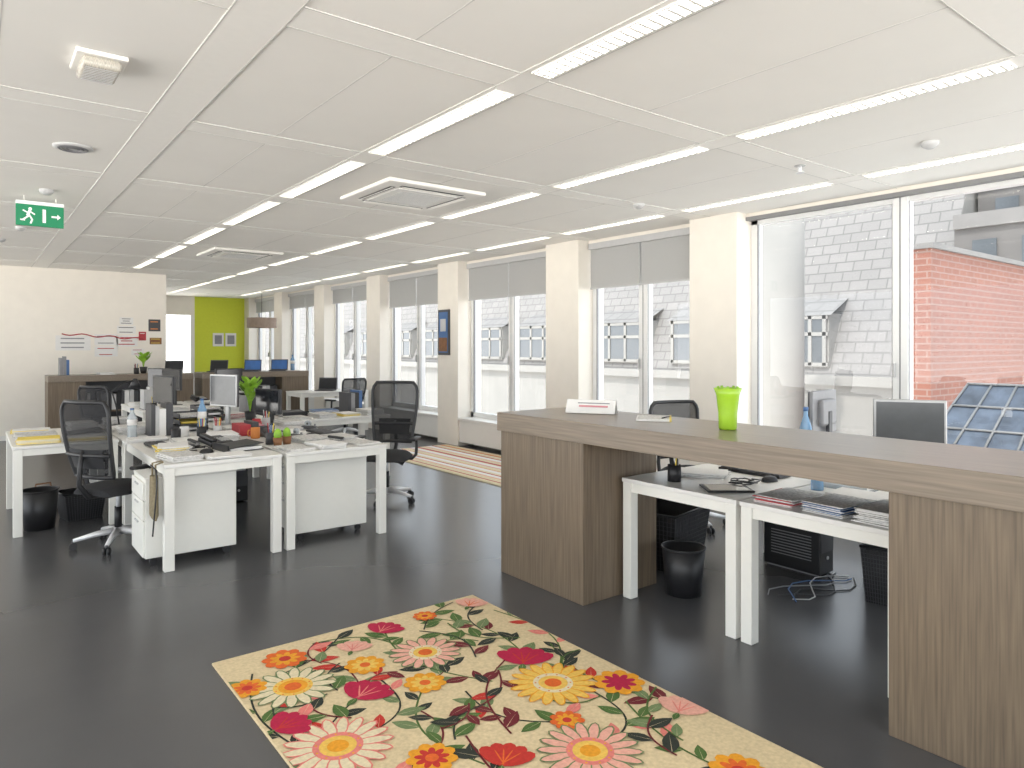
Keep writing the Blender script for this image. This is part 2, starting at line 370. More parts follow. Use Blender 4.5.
# ------------------------------------------------------------------ monitors
def monitor(loc,rz,w_=.43,h=.29,zc=.36,front='screen',shell='silver',back='dgrey'):
    m=MB(); m.box((0,.006,zc),(w_,.024,h),back,.005); m.box((0,-.010,zc),(w_,.012,h),shell,.004); m.box((0,-.0165,zc),(w_-.03,.003,h-.03),front)
    m.box((0,.03,zc),(w_*.6,.045,h*.6),back,.015); m.box((0,.045,zc/2+.01),(.06,.025,zc),shell,.006)
    m.cyl((0,.03,0),(0,.03,.014),.11,shell,n=28); m.build('computer_monitor',loc,rz)
DZ=.741
monitor((2.08,7.55,DZ),math.radians(-68),w_=.42,h=.33,zc=.36,shell='silver',front='screeng')
monitor((2.47,7.36,DZ),math.radians(-72),w_=.40,h=.26,zc=.24,shell='black')
monitor((1.62,8.10,DZ),math.radians(-75),shell='black')
monitor((2.2,10.5,DZ),math.radians(-70),shell='black'); monitor((2.9,10.3,DZ),math.radians(20),shell='black'); monitor((2.15,11.05,DZ),math.radians(-60),shell='black')
monitor((4.56,2.46,DZ),math.radians(188),w_=.42,h=.29,zc=.37,shell='dgrey',back='grey')
monitor((4.50,1.88,DZ),math.radians(-60),w_=.39,h=.28,zc=.35,front='screeng',shell='silver')
def laptop(loc,rz,k='blue',s=1):
    m=MB(); m.box((0,0,.01),(.34*s,.24*s,.018),'dgrey',.004); m.box((0,.15*s,.125*s),(.34*s,.012,.23*s),'dgrey',.004,rot=(math.radians(-15),0,0)); m.box((0,.15*s-.009,.126*s),(.31*s,.003,.19*s),k,rot=(math.radians(-15),0,0))
    m.box((0,-.01,.0195),(.29*s,.12*s,.002),'black'); m.build('laptop',loc,rz)
for x,k in((4.1,'blue'),(4.6,'blue'),(3.5,'screen'),(2.75,'screen')): laptop((x,13.15,1.101),math.radians(-30),k,.9)
laptop((5.2,12.35,DZ),math.radians(-40),'screen')
# ------------------------------------------------------------------ small things
def papers(loc,rz=0,n=6,cols=('paper','paper2'),w_=.21,d=.297,th=.004,spread=.012,name='paper_stack',j=.14):
    m=MB(); z=0
    for i in range(n):
        t_=th*random.uniform(.5,1.5); m.box((random.uniform(-spread,spread),random.uniform(-spread,spread),z+t_/2),(w_,d,t_),cols[i%len(cols)],rot=(0,0,random.uniform(-j,j))); z+=t_
    m.build(name,loc,rz)
def mug(loc,k='red',name='coffee_mug'):
    m=MB(); m.lathe([(0,0),(.036,0),(.04,.01),(.04,.095),(.036,.095),(.035,.012),(0,.012)],(0,0,0),k,20)
    m.tube([(.04,0,.075),(.062,0,.075),(.07,0,.05),(.062,0,.025),(.04,0,.025)],.006,k,6); m.build(name,loc,random.uniform(0,6))
def pencup(loc,k='black'):
    m=MB(); m.lathe([(0,0),(.04,0),(.04,.10),(.036,.10),(.036,.008),(0,.008)],(0,0,0),k,20)
    for i in range(6):
        a=i*1.05; c=random.choice(['red','bluec','black','yellow','lgrey']); m.cyl((.012*math.cos(a),.012*math.sin(a),.01),(.032*math.cos(a),.032*math.sin(a),.155+.01*(i%3)),.004,c,n=6)
    m.build('pen_cup',loc)
def bottle(loc,k='water',h=.32,r=.04):
    m=MB(); m.lathe([(0,0),(r,.0),(r,.05*h),(r*.94,.3*h),(r,.4*h),(r,.68*h),(r*.4,.86*h),(r*.36,.95*h)],(0,0,0),k,20); m.cyl((0,0,.94*h),(0,0,h),r*.42,'bluec'); m.cyl((0,0,.42*h),(0,0,.62*h),r*1.02,'paper',n=20); m.build('water_bottle',loc)
def keyboard(loc,rz,k='black'):
    m=MB(); m.box((0,0,.010),(.44,.15,.018),k,.004)
    for r in range(5):
        for c in range(14): m.box((-.2+c*.0305,-.056+r*.027,.021),(.025,.021,.006),'dgrey' if k=='black' else 'lgrey')
    m.build('keyboard',loc,rz)
def mouse(loc,rz):
    m=MB(); m.grid(lambda u,v:((.03*math.cos(2*math.pi*u))*max(0,math.cos(v*math.pi/2))**.6,(.055*math.sin(2*math.pi*u))*max(0,math.cos(v*math.pi/2))**.6,.034*math.sin(v*math.pi/2)),16,6,'black'); m.build('computer_mouse',loc,rz)
def phone(loc,rz):
    m=MB(); m.box((0,0,.035),(.20,.20,.035),'black',.008,rot=(.18,0,0)); m.box((-.065,0,.070),(.045,.20,.03),'black',.012,rot=(.18,0,0),seg=3); m.box((.04,.05,.064),(.09,.05,.004),'screeng',rot=(.18,0,0))
    for r in range(4):
        for c in range(3): m.box((.015+c*.028,-.065+r*.022,.044+r*.004),(.018,.014,.008),'lgrey',rot=(.18,0,0))
    m.tube([(-.065,-.09,.05)]+[(-.065-.012*i+.01*math.cos(i*2),-.105-.006*math.sin(i*2),.012) for i in range(5)],.004,'black',6); m.build('desk_phone',loc,rz)
def plant(loc,h=.42,pot='black'):
    m=MB(); m.lathe([(0,0),(.045,0),(.06,.11),(.055,.11),(.045,.09),(0,.09)],(0,0,0),pot,20)
    for i in range(24):
        a=i*2.4; l=h*random.uniform(.5,.95); c,s_=math.cos(a),math.sin(a); lean=random.uniform(.05,.30)
        m.tube([(0,0,.09),(c*l*lean*.4,s_*l*lean*.4,.09+l*.5),(c*l*lean,s_*l*lean,.05+l*.85)],.003,'leaf',5)
        P=Vector((c*l*lean,s_*l*lean,.05+l*.85)); d=Vector((c*.5,s_*.5,.6)).normalized(); sd=Vector((-s_,c,0)); q=.11
        m.add([P,P+d*q*.35+sd*.036,P+d*q*.75+sd*.026,P+d*q,P+d*q*.75-sd*.026,P+d*q*.35-sd*.036],[(0,1,2,3,4,5)],'leaf')
    m.build('potted_plant',loc)
plant((2.42,7.80,DZ),.46)
def cactus(loc):
    m=MB(); m.lathe([(0,0),(.03,0),(.04,.07),(.035,.07),(0,.06)],(0,0,0),'brown',16)
    m.lathe([(.0,.05),(.028,.06),(.033,.09),(.028,.12),(.012,.14),(0,.143)],(0,0,0),'leaf',12); m.build('small_cactus',loc)
def binder(loc,rz,k='black'):
    m=MB(); m.box((0,0,.004),(.28,.31,.005),k); m.box((0,0,.04),(.28,.31,.005),k,rot=(0,-.09,0)); m.box((-.14,0,.027),(.006,.31,.055),k); m.box((.005,0,.018),(.25,.29,.022),'paper'); m.build('ring_binder',loc,rz)
def tray(loc,rz,top='paper'):
    m=MB()
    for i in range(3):
        z=.01+i*.06; m.box((0,0,z),(.26,.34,.005),'dgrey'); m.box((-.13,0,z+.02),(.005,.34,.04),'dgrey'); m.box((.13,0,z+.02),(.005,.34,.04),'dgrey'); m.box((0,.17,z+.02),(.26,.005,.04),'dgrey'); m.box((0,0,z+.014),(.21,.30,.02),['paper',top,'paper2'][i])
    for sx in(-1,1):
        for sy in(-1,1): m.cyl((sx*.125,sy*.16,0),(sx*.125,sy*.16,.17),.005,'dgrey',n=6)
    m.build('letter_tray',loc,rz)
def files(loc,rz,n=5):
    m=MB(); x=-.13
    for i in range(n):
        w_=random.uniform(.03,.06); m.b2(x,x+w_*.94,-.13,.13,.004,random.uniform(.24,.30),random.choice(['black','dgrey','paper','grey','bluec','lgrey','black'])); x+=w_
    m.b2(-.14,x+.01,-.135,.135,0,.004,'dgrey'); m.build('file_row',loc,rz)
def lamp(loc,rz):
    m=MB(); m.cyl((0,0,0),(0,0,.02),.08,'black',n=24); m.tube([(0,0,.02),(-.03,0,.2),(-.08,0,.36)],.008,'black',8); m.tube([(-.08,0,.36),(.04,0,.44),(.16,0,.46)],.008,'black',8)
    m.lathe([(.02,.03),(.03,.0),(.06,-.06),(.056,-.06),(.026,0)],(.18,0,.45),'black',20); m.build('desk_lamp',loc,rz)
def cables(loc,seed=0):
    m=MB(); r=random.Random(seed)
    for k in range(3):
        pts=[];a=r.uniform(0,6);x=r.uniform(-.05,.05);y=r.uniform(-.05,.05)
        for i in range(14):
            a+=r.uniform(-.2,1.0); x+=.035*math.cos(a); y+=.035*math.sin(a); x=max(-.07,min(.07,x)); y=max(-.07,min(.07,y)); pts.append((x,y,.005+.008*(k)+.006*abs(math.sin(i))))
        m.tube(pts,.004,'black',6)
    m.build('cable_tangle',loc)
def stapler(loc,rz,k='black'):
    m=MB(); m.box((0,0,.008),(.035,.15,.012),k,.004); m.box((0,.0,.042),(.032,.14,.020),k,.007,rot=(.12,0,0),seg=3); m.box((0,-.055,.025),(.03,.03,.03),'grey',.004); m.build('stapler',loc,rz)
def tape(loc,rz):
    m=MB(); m.box((0,0,.018),(.055,.15,.034),'dgrey',.010,seg=3); m.cyl((-.012,.01,.055),(.012,.01,.055),.032,'glassy',n=20); m.cyl((-.014,.01,.055),(.014,.01,.055),.012,'black',n=12); m.box((0,-.07,.04),(.02,.008,.03),'grey'); m.build('tape_dispenser',loc,rz)
A='paper';B='paper2'
# desk A (left front)
papers((1.20,5.46,DZ),.15,10,(A,B)); papers((1.50,5.38,DZ),1.57,5,(A,)); papers((1.22,5.82,DZ),-.1,14,(B,A,'yellow'))
binder((1.68,5.72,DZ),.12); mouse((1.43,5.66,DZ),-1.4); keyboard((1.22,6.24,DZ),math.radians(-88)); phone((1.60,6.05,DZ),.3)
papers((1.73,6.35,DZ),.05,16,(A,B,A)); papers((1.46,6.38,DZ),.05,8,(B,A)); cables((1.42,5.86,DZ),1); stapler((1.44,6.10,DZ),.3)
mug((1.42,6.62,DZ),'black'); mug((1.52,6.76,DZ),'paper'); pencup((1.64,6.66,DZ)); pencup((1.77,6.64,DZ),'lgrey'); papers((1.20,6.70,DZ),1.5,6,(A,),j=.05)
# desk B
papers((2.03,5.43,DZ),0,6,(A,B)); papers((2.29,5.42,DZ),.1,9,(A,)); papers((2.59,5.44,DZ),.2,4,(A,B)); cactus((1.99,5.70,DZ)); cactus((2.08,5.74,DZ)); pencup((1.98,5.84,DZ),'dgrey')
papers((2.30,5.80,DZ),.1,12,(A,'paper2',B)); papers((2.58,5.82,DZ),-.05,7,(B,A)); keyboard((2.62,6.30,DZ),math.radians(90)); mouse((2.44,6.12,DZ),1.5); phone((2.12,6.10,DZ),.1); tape((2.30,6.10,DZ),.2)
papers((2.34,6.42,DZ),.05,5,(A,)); mug((2.00,6.30,DZ),'orange'); mug((2.10,6.38,DZ),'dgrey'); tape((2.64,6.68,DZ),.6); stapler((2.46,5.62,DZ),.9)
m=MB(); m.box((0,0,.05),(.10,.25,.10),'red',.003); m.box((.09,0,.06),(.06,.25,.12),'dgrey',.003); m.box((.15,0,.045),(.05,.22,.09),'pink',.003); m.build('magazine_file',(1.98,6.64,DZ),0)
papers((2.42,6.74,DZ),1.5,6,(A,B),j=.05)
# desk A2
bottle((1.74,7.05,DZ)); bottle((1.15,7.05,DZ),'glassy',.26); files((1.42,7.10,DZ),0,4); papers((1.20,7.40,DZ),.05,20,(A,B)); tray((1.70,7.36,DZ),.0,'yellow'); papers((1.42,7.78,DZ),.1,10,(A,'paper2')); papers((1.17,7.78,DZ),.05,6,(A,))
pencup((1.46,7.40,DZ)); lamp((1.20,8.08,DZ),.5); papers((1.72,7.72,DZ),.0,8,(B,)); papers((1.25,8.36,DZ),1.5,18,(A,B),j=.05)
# desk B2
papers((2.05,7.10,DZ),.0,9,(A,B)); papers((2.58,7.06,DZ),.0,14,(A,B),j=.05); mug((2.25,7.05,DZ),'red'); pencup((2.36,7.10,DZ),'lgrey')
tray((2.06,8.15,DZ),.0); papers((2.36,8.22,DZ),.05,16,(A,B,'red')); files((2.62,8.30,DZ),0,3)
# desk C
papers((.46,7.12,DZ),1.5,12,(A,'yellow'),j=.05); papers((.80,7.12,DZ),1.5,8,('yellow',A),j=.05); papers((.46,7.42,DZ),1.55,16,(A,B),j=.05); binder((.83,7.46,DZ),.0,'dgrey'); papers((.46,7.75,DZ),1.5,5,(A,),j=.05); papers((.85,7.85,DZ),.1,22,(A,B)); papers((.46,8.08,DZ),1.5,6,('yellow',A),j=.05)
# desk D
papers((2.93,7.74,DZ),.05,6,(A,'paper2'),j=.05); papers((3.22,7.74,DZ),.05,14,(A,B),j=.05); papers((3.52,7.74,DZ),.05,9,(A,'yellow'),j=.05); papers((3.82,7.74,DZ),.05,18,(B,A),j=.05); binder((3.0,8.12,DZ),1.57); papers((3.4,8.12,DZ),1.5,12,(A,'bluec'),j=.05); files((3.78,8.12,DZ),0,4)
# far cluster F
pencup((1.85,9.85,DZ)); papers((2.15,9.92,DZ),0,9,(A,B)); papers((2.72,9.9,DZ),.1,20,(A,)); papers((3.1,9.9,DZ),.1,7,(A,)); files((1.90,10.15,DZ),.0,4); tray((3.1,10.75,DZ),.0); papers((1.85,10.75,DZ),.1,12,(A,)); papers((2.75,10.75,DZ),.1,7,(A,B)); phone((2.7,11.1,DZ),.2); lamp((3.1,11.12,DZ),2)
pencup((2.2,13.1,1.101)); files((1.25,13.2,1.101),0,3); papers((1.75,13.1,1.101),.1,9,(A,)); plant((2.35,13.35,1.101),.3)
bottle((4.95,13.35,1.101),'water',.3)
m=MB()
def bag(u,v):
    a=2*math.pi*u; w_=.05+.05*math.sin(min(1,v*1.1)*math.pi*.5)
    return (.026*math.cos(a)*(1-.6*(v>.98)),w_*math.sin(a)*.8,-.08-.30*v)
m.grid(bag,16,10,'khaki'); m.tube([(.0,-.05,-.10),(.0,-.05,0),(.05,-.03,.012),(.05,.03,.012),(0,.05,0),(0,.05,-.10)],.007,'khaki',6)
m.add([bag(i/16,1) for i in range(16)],[tuple(range(16))],'khaki'); m.build('canvas_shoulder_bag',(1.005,5.34,DZ),0)
m=MB(); m.tube([(0.02,0,.01),(-.02,.0,-.03)]+[(-.03,.10*math.sin(i/12*math.pi),-.05-.45*math.sin(i/12*math.pi)*(.9)) for i in range(1,12)]+[(-.03,.02,-.1),(-.02,.02,-.02)],.005,'black',6); m.build('hanging_cable',(.985,5.25,DZ),math.radians(150))
# bins
def bin_(loc,r=.13,h=.32,k='dgrey',sq=False,name='wastepaper_basket'):
    m=MB(); n=4 if sq else 28; r0=r*.8
    if sq:
        def ring(R,z): return [(-R,-R*.8,z),(R,-R*.8,z),(R,R*.8,z),(-R,R*.8,z)]
        vs=ring(r0,0)+ring(r,h)+ring(r-.004,h)+ring(r0-.004,.005)
        fs=[(0,3,2,1),(12,13,14,15)]
        for j in range(3): fs+=[(j*4+i,j*4+(i+1)%4,(j+1)*4+(i+1)%4,(j+1)*4+i) for i in range(4)]
        m.add(vs,fs,k)
        m.tube(ring(r,h),.009,'black',6,True)
        for i in range(13):
            zz=(i+.5)/13; m.tube(ring((r0+(r-r0)*zz)+.001,h*zz),.002,'dgrey',4,True)
        for i in range(15):
            f=-1+2*i/14
            for sy in(-1,1):
                m.tube([(f*r0,sy*(r0*.8+.001),0),(f*r,sy*(r*.8+.001),h)],.002,'dgrey',4); m.tube([(sy*(r0+.001),f*r0*.8,0),(sy*(r+.001),f*r*.8,h)],.002,'dgrey',4)
    else:
        m.lathe([(0,0),(r0,0),(r,h),(r-.004,h),(r0-.004,.005),(0,.005)],(0,0,0),k,n)
        m.tube([(r*math.cos(i*math.pi/14),r*math.sin(i*math.pi/14),h) for i in range(28)],.006,'black',6,True)
    m.build(name,loc,.2)
bin_((.47,7.20,0),.14,.33,'black'); bin_((3.56,2.83,0),.135,.29,'black'); bin_((3.98,3.32,0),.27,.40,'black',True,'wire_crate'); bin_((4.45,1.98,0),.15,.34,'black',True)
bin_((.80,7.45,0),.17,.24,'black',True,'storage_crate')
m=MB(); m.box((0,0,.09),(.26,.12,.18),'brown',.04,seg=3); m.tube([(-.08,0,.17),(-.06,0,.25),(.06,0,.25),(.08,0,.17)],.008,'brown',6); m.build('leather_handbag',(.55,8.0,0),.3)
def tower(loc,rz):
    m=MB(); m.box((0,0,.2),(.18,.42,.38),'black',.008); m.box((0,-.212,.26),(.16,.006,.20),'dgrey',.002); m.box((0,-.216,.33),(.13,.003,.03),'lgrey'); m.cyl((0,-.214,.12),(0,-.22,.12),.012,'lgrey')
    for i in range(9): m.box((-.0915,0,.10+.02*i),(.003,.30,.006),'grey')
    for sx in(-1,1): m.box((sx*.07,0,.006),(.02,.38,.012),'grey')
    m.build('computer_tower',loc,rz)
tower((4.60,2.66,0),.0); tower((1.68,6.45,0),.0); tower((2.12,7.4,0),.0)
m=MB()
for k in range(5):
    pts=[(3.95+.10*i+.03*math.sin(k+i), 2.30+.10*math.sin(i*.9+k*1.7)+.03*k,.006+.001*k) for i in range(8)]; m.tube(pts,.004,['black','dgrey','lgrey','bluec','grey'][k],6)
m.build('floor_cables')
# right desk things
pencup((3.36,2.74,DZ)); bottle((3.80,2.08,DZ),'water',.22,.035); bottle((4.28,2.42,DZ),'water',.42,.038)
m=MB(); m.box((0,0,.006),(.20,.26,.01),'black',.004); m.box((0,0,.0115),(.17,.22,.001),'screen'); m.build('tablet',(3.40,2.40,DZ),.9)
keyboard((3.98,2.60,DZ),1.57); mouse((3.80,2.38,DZ),1.2); phone((4.26,2.85,DZ),.0); papers((3.66,2.76,DZ),.5,5,(A,B)); cables((3.62,2.42,DZ),3)
papers((3.40,2.02,DZ),1.57,9,(A,'red',B),j=.05); papers((3.40,1.75,DZ),1.5,14,(A,B,'bluec'),j=.05); papers((3.72,1.80,DZ),.05,8,(A,),j=.05); papers((3.40,1.49,DZ),1.57,18,(A,B),j=.05); papers((3.70,1.50,DZ),0,6,(B,),j=.05); binder((4.05,1.55,DZ),.05,'dgrey'); keyboard((4.36,1.62,DZ),-1.0)
m=MB(); m.box((0,0,.004),(.24,.30,.006),'glassy'); m.box((-.12,0,.03),(.004,.30,.06),'glassy'); m.box((.12,0,.03),(.004,.30,.06),'glassy'); m.box((0,.15,.03),(.24,.004,.06),'glassy'); m.box((0,0,.014),(.20,.27,.012),'paper'); m.build('clear_letter_tray',(4.02,2.00,DZ),.0)
CT=1.101
m=MB(); m.lathe([(0,0),(.045,0),(.048,.01),(.05,.09),(.062,.19),(.075,.225),(.068,.226),(.055,.19),(.044,.09),(.042,.012),(0,.012)],(0,0,0),'lime',28)
for i in range(5):
    a=i*1.25; m.tube([(.0,0,.02),(.03*math.cos(a),.03*math.sin(a),.15),(.055*math.cos(a),.055*math.sin(a),.235)],.008,'leaf',6)
m.build('lime_vase',(3.27,2.30,CT))
m=MB(); a=math.radians(28)
m.box((0,-.026,.047),(.34,.003,.10),'paper',rot=(-a,0,0)); m.box((0,.026,.047),(.34,.003,.10),'paper',rot=(a,0,0)); m.box((.02,-.029,.050),(.20,.002,.012),'pink',rot=(-a,0,0)); m.box((.02,-.018,.07),(.22,.002,.006),'grey',rot=(-a,0,0)); m.build('tent_card_sign',(3.33,3.42,CT),math.radians(-60))
m=MB(); m.box((0,0,.006),(.21,.28,.012),'paper',.001); m.box((.0,0,.013),(.19,.26,.002),'paper2'); m.tube([(.05,-.1,.018),(.10,.05,.018)],.004,'black',6); m.box((.1,0,.007),(.012,.28,.015),'yellow'); m.build('notepad',(3.36,2.90,CT),math.radians(-50))
# ------------------------------------------------------------------ ceiling devices
def cassette(loc):
    m=MB(); a=.47
    m.box((0,0,-.018),(2*a,2*a,.035),'band',.015); m.box((0,0,-.040),(.58,.58,.010),'louver',.005)
    for r in range(4):
        T=r*math.pi/2; c,s_=math.cos(T),math.sin(T)
        m.box((c*.345,s_*.345,-.0365),(.045,.60,.003),'dgrey',rot=(0,0,T)); m.box((c*.350,s_*.350,-.042),(.035,.58,.003),'band',rot=(0,.35,T))
    for i in range(11): m.box((0,-.2+.04*i,-.046),(.42,.010,.002),'lgrey')
    m.build('air_conditioner_cassette',loc)
cassette((3.07,5.40,CZ-.007)); cassette((3.05,10.3,CZ-.007))
m=MB(); m.box((0,0,-.012),(.27,.21,.022),'band',.006); m.box((0,0,-.045),(.23,.16,.05),'prism',.018,seg=3)
for i in range(9): m.box((-.09+.0225*i,0,-.071),(.006,.13,.003),'lgrey')
m.build('emergency_light',(.48,3.80,CZ-.001),math.radians(90))
m=MB(); m.lathe([(.12,0),(.12,-.008),(.10,-.014),(0,-.014)],(0,0,0),'lgrey',28)
for r in(.03,.055,.08): m.lathe([(r,-.014),(r+.004,-.02),(r+.012,-.014)],(0,0,0),'grey',24)
m.build('ceiling_speaker',(.55,5.55,CZ))
def smoke(loc):
    m=MB(); m.lathe([(.055,0),(.055,-.015),(.045,-.03),(.02,-.045),(0,-.045)],(0,0,0),'lgrey',20); m.build('smoke_detector',loc)
for p in [(.52,7.2),(.45,9.6),(5.0,1.96),(.3,10.8),(5.0,4.5)]: smoke((p[0],p[1],CZ))
m=MB(); m.cyl((0,0,0),(0,0,-.05),.012,'chrome'); m.cyl((0,0,-.05),(0,0,-.055),.03,'chrome'); m.cyl((0,0,0),(0,0,-.004),.04,'lgrey'); m.build('ceiling_sprinkler',(4.87,2.8,CZ-.004))
m=MB(); m.box((0,0,0),(.36,.03,.19),'exit',.003); m.box((0,0,.11),(.36,.05,.03),'signw',.003)
for sx in(-.12,.12): m.cyl((sx,0,.12),(sx,0,.17),.006,'legw',n=8)
y=-.0175
m.cyl((-.075,y,.055),(-.075,y-.002,.055),.014,'signw',n=14)
for c,d,r in [((-.085,y,.02),(.022,.003,.06),.35),((-.110,y,.03),(.045,.003,.012),.5),((-.058,y,.02),(.045,.003,.012),.6),((-.105,y,-.025),(.06,.003,.014),-.7),((-.07,y,-.02),(.014,.003,.05),-.5),((-.065,y,-.055),(.014,.003,.045),.3),((-.13,y,-.047),(.035,.003,.012),.1),
              ((.03,y,0),(.025,.003,.12),0),((.11,y,0),(.05,.003,.016),0)]:
    m.box(c,d,'signw',rot=(0,r,0))
m.add([(.13,y-.001,.025),(.155,y-.001,0),(.13,y-.001,-.025)],[(0,2,1)],'signw'); m.build('exit_sign',(.50,7.60,2.73))
m=MB(); m.lathe([(.34,-.12),(.34,.12)],(0,0,0),'shade',32); m.lathe([(0,.1),(.34,.12)],(0,0,0),'shade',32); m.cyl((0,0,.1),(0,0,.77),.006,'black',n=6); m.build('drum_pendant_lamp',(5.55,17.0,2.13))
def poster(x,z,w_,h_,k='paper',lines=3,kk='grey',name='wall_poster'):
    m=MB(); m.box((0,0,0),(w_,.004,h_),k)
    for i in range(lines): m.box((-.02*w_,-.003,h_*(.3-.6*i/max(1,lines-1))),(w_*random.uniform(.5,.8),.002,h_*.08),kk)
    m.build(name,(x,14.297,z))
poster(1.42,1.62,.52,.26); poster(1.92,1.68,.36,.20,lines=2); poster(1.92,1.47,.36,.18,lines=2,kk='red')
poster(2.24,2.02,.22,.13,k='paper',lines=3,kk='black'); poster(2.24,1.86,.30,.14,lines=2,kk='black'); poster(2.25,1.66,.34,.20,lines=3,kk='red'); poster(2.42,1.46,.2,.12,lines=2,kk='red')
poster(2.70,1.95,.20,.22,k='dgrey',lines=2,kk='orange'); poster(2.72,1.66,.20,.12,k='brown',lines=2,kk='yellow'); poster(2.5,1.75,.12,.16,k='red',lines=1,kk='paper')
m=MB(); m.tube([(1.25+.06*i,14.288,1.78-.02*math.sin(i*.9)-.004*i) for i in range(22)],.010,'red',5); m.build('red_garland')
m=MB(); m.b2(6.02,6.05,9.42,9.74,1.42,2.15,'dgrey'); m.b2(6.015,6.02,9.45,9.71,1.46,2.11,'bluec'); m.b2(6.012,6.016,9.46,9.70,1.48,1.70,'brown'); m.b2(6.012,6.016,9.50,9.66,1.80,2.0,'lgrey'); m.build('framed_poster')
# ------------------------------------------------------------------ striped rug
m=MB(); x=4.65; cs=['r_white','red','r_white','r_lpink','paper','r_mag','r_white','paper','orange','r_white','pink','paper']; i=0
while x<5.98:
    w_=[.09,.025,.10,.03,.08,.025,.06][i%7]; m.b2(x,min(x+w_,5.98),4.9,9.4,.0,.010+.0004*(i%2),cs[i%12]); x+=w_; i+=1
m.build('striped_rug')
# ------------------------------------------------------------------ floral rug
random.seed(11)
X0,X1,Y0,Y1=.93,2.47,1.15,3.59
m=MB(); m.b2(X0,X1,Y0,Y1,0,.012,'r_cream',.004)
Z=[.0125]
def clip(poly):
    out=poly
    for ax,lim,sg in((0,X0+.006,1),(0,X1-.006,-1),(1,Y0+.006,1),(1,Y1-.006,-1)):
        res=[]
        for i in range(len(out)):
            a,b=out[i-1],out[i]; ia=(a[ax]-lim)*sg>=0; ib=(b[ax]-lim)*sg>=0
            if ia!=ib:
                t_=(lim-a[ax])/(b[ax]-a[ax]); res.append((a[0]+t_*(b[0]-a[0]),a[1]+t_*(b[1]-a[1])))
            if ib: res.append(b)
        out=res
        if not out: return []
    return out
def poly(pts,k):
    p=clip([tuple(q) for q in pts])
    if len(p)<3: return
    Z[0]+=.0000035; m.add([(a,b,Z[0]) for a,b in p],[tuple(range(len(p)))],k)
def ell(cx,cy,a,b,th,k,n=14,pt=0):
    c,s_=math.cos(th),math.sin(th); P=[]
    for i in range(n):
        t_=2*math.pi*i/n; x=a*math.cos(t_); y=b*math.sin(t_)
        P.append((cx+x*c-y*s_,cy+x*s_+y*c))
    poly(P,k)
def leafp(x,y,th,l,k,vein='r_cream'):
    c,s_=math.cos(th),math.sin(th); P=[]
    prof=[(0,0),(.15,.12),(.35,.22),(.55,.22),(.75,.15),(1,0),(.75,-.15),(.55,-.22),(.35,-.22),(.15,-.12)]
    for a,b in prof: P.append((x+l*(a*c-b*s_),y+l*(a*s_+b*c)))
    poly(P,k)
    poly([(x+.06*l*c-.008*l*s_,y+.06*l*s_+.008*l*c),(x+.9*l*c,y+.9*l*s_),(x+.06*l*c+.008*l*s_,y+.06*l*s_-.008*l*c)],vein)
def ribbon(P,w_,k):
    for a,b in zip(P[:-1],P[1:]):
        d=Vector((b[0]-a[0],b[1]-a[1])).normalized(); n=Vector((-d.y,d.x))*w_/2
        poly([(a[0]+n.x,a[1]+n.y),(a[0]-n.x,a[1]-n.y),(b[0]-n.x,b[1]-n.y),(b[0]+n.x,b[1]+n.y)],k)
def stem(p0,p1,bend,n=7,lc=('r_green','r_dk','r_red','r_sage','r_mar','r_green','r_sage','r_dk','r_pink'),l=.12):
    p0=Vector(p0);p1=Vector(p1); d=p1-p0; nn=Vector((-d.y,d.x))
    P=[p0+d*t_+nn*bend*math.sin(math.pi*t_) for t_ in [i/16 for i in range(17)]]
    ribbon([tuple(p) for p in P],.009,random.choice(['r_green','r_dk','r_mar']))
    kk=random.choice(lc)
    for i in range(n):
        j=int(1+i*15/n); q=P[min(j,15)]; tg=(P[min(j+1,16)]-P[j-1]); th=math.atan2(tg.y,tg.x)+(.8 if i%2 else -.8)
        if i%2==0: kk=random.choice(lc)
        leafp(q.x,q.y,th,l*random.uniform(.75,1.15),kk)
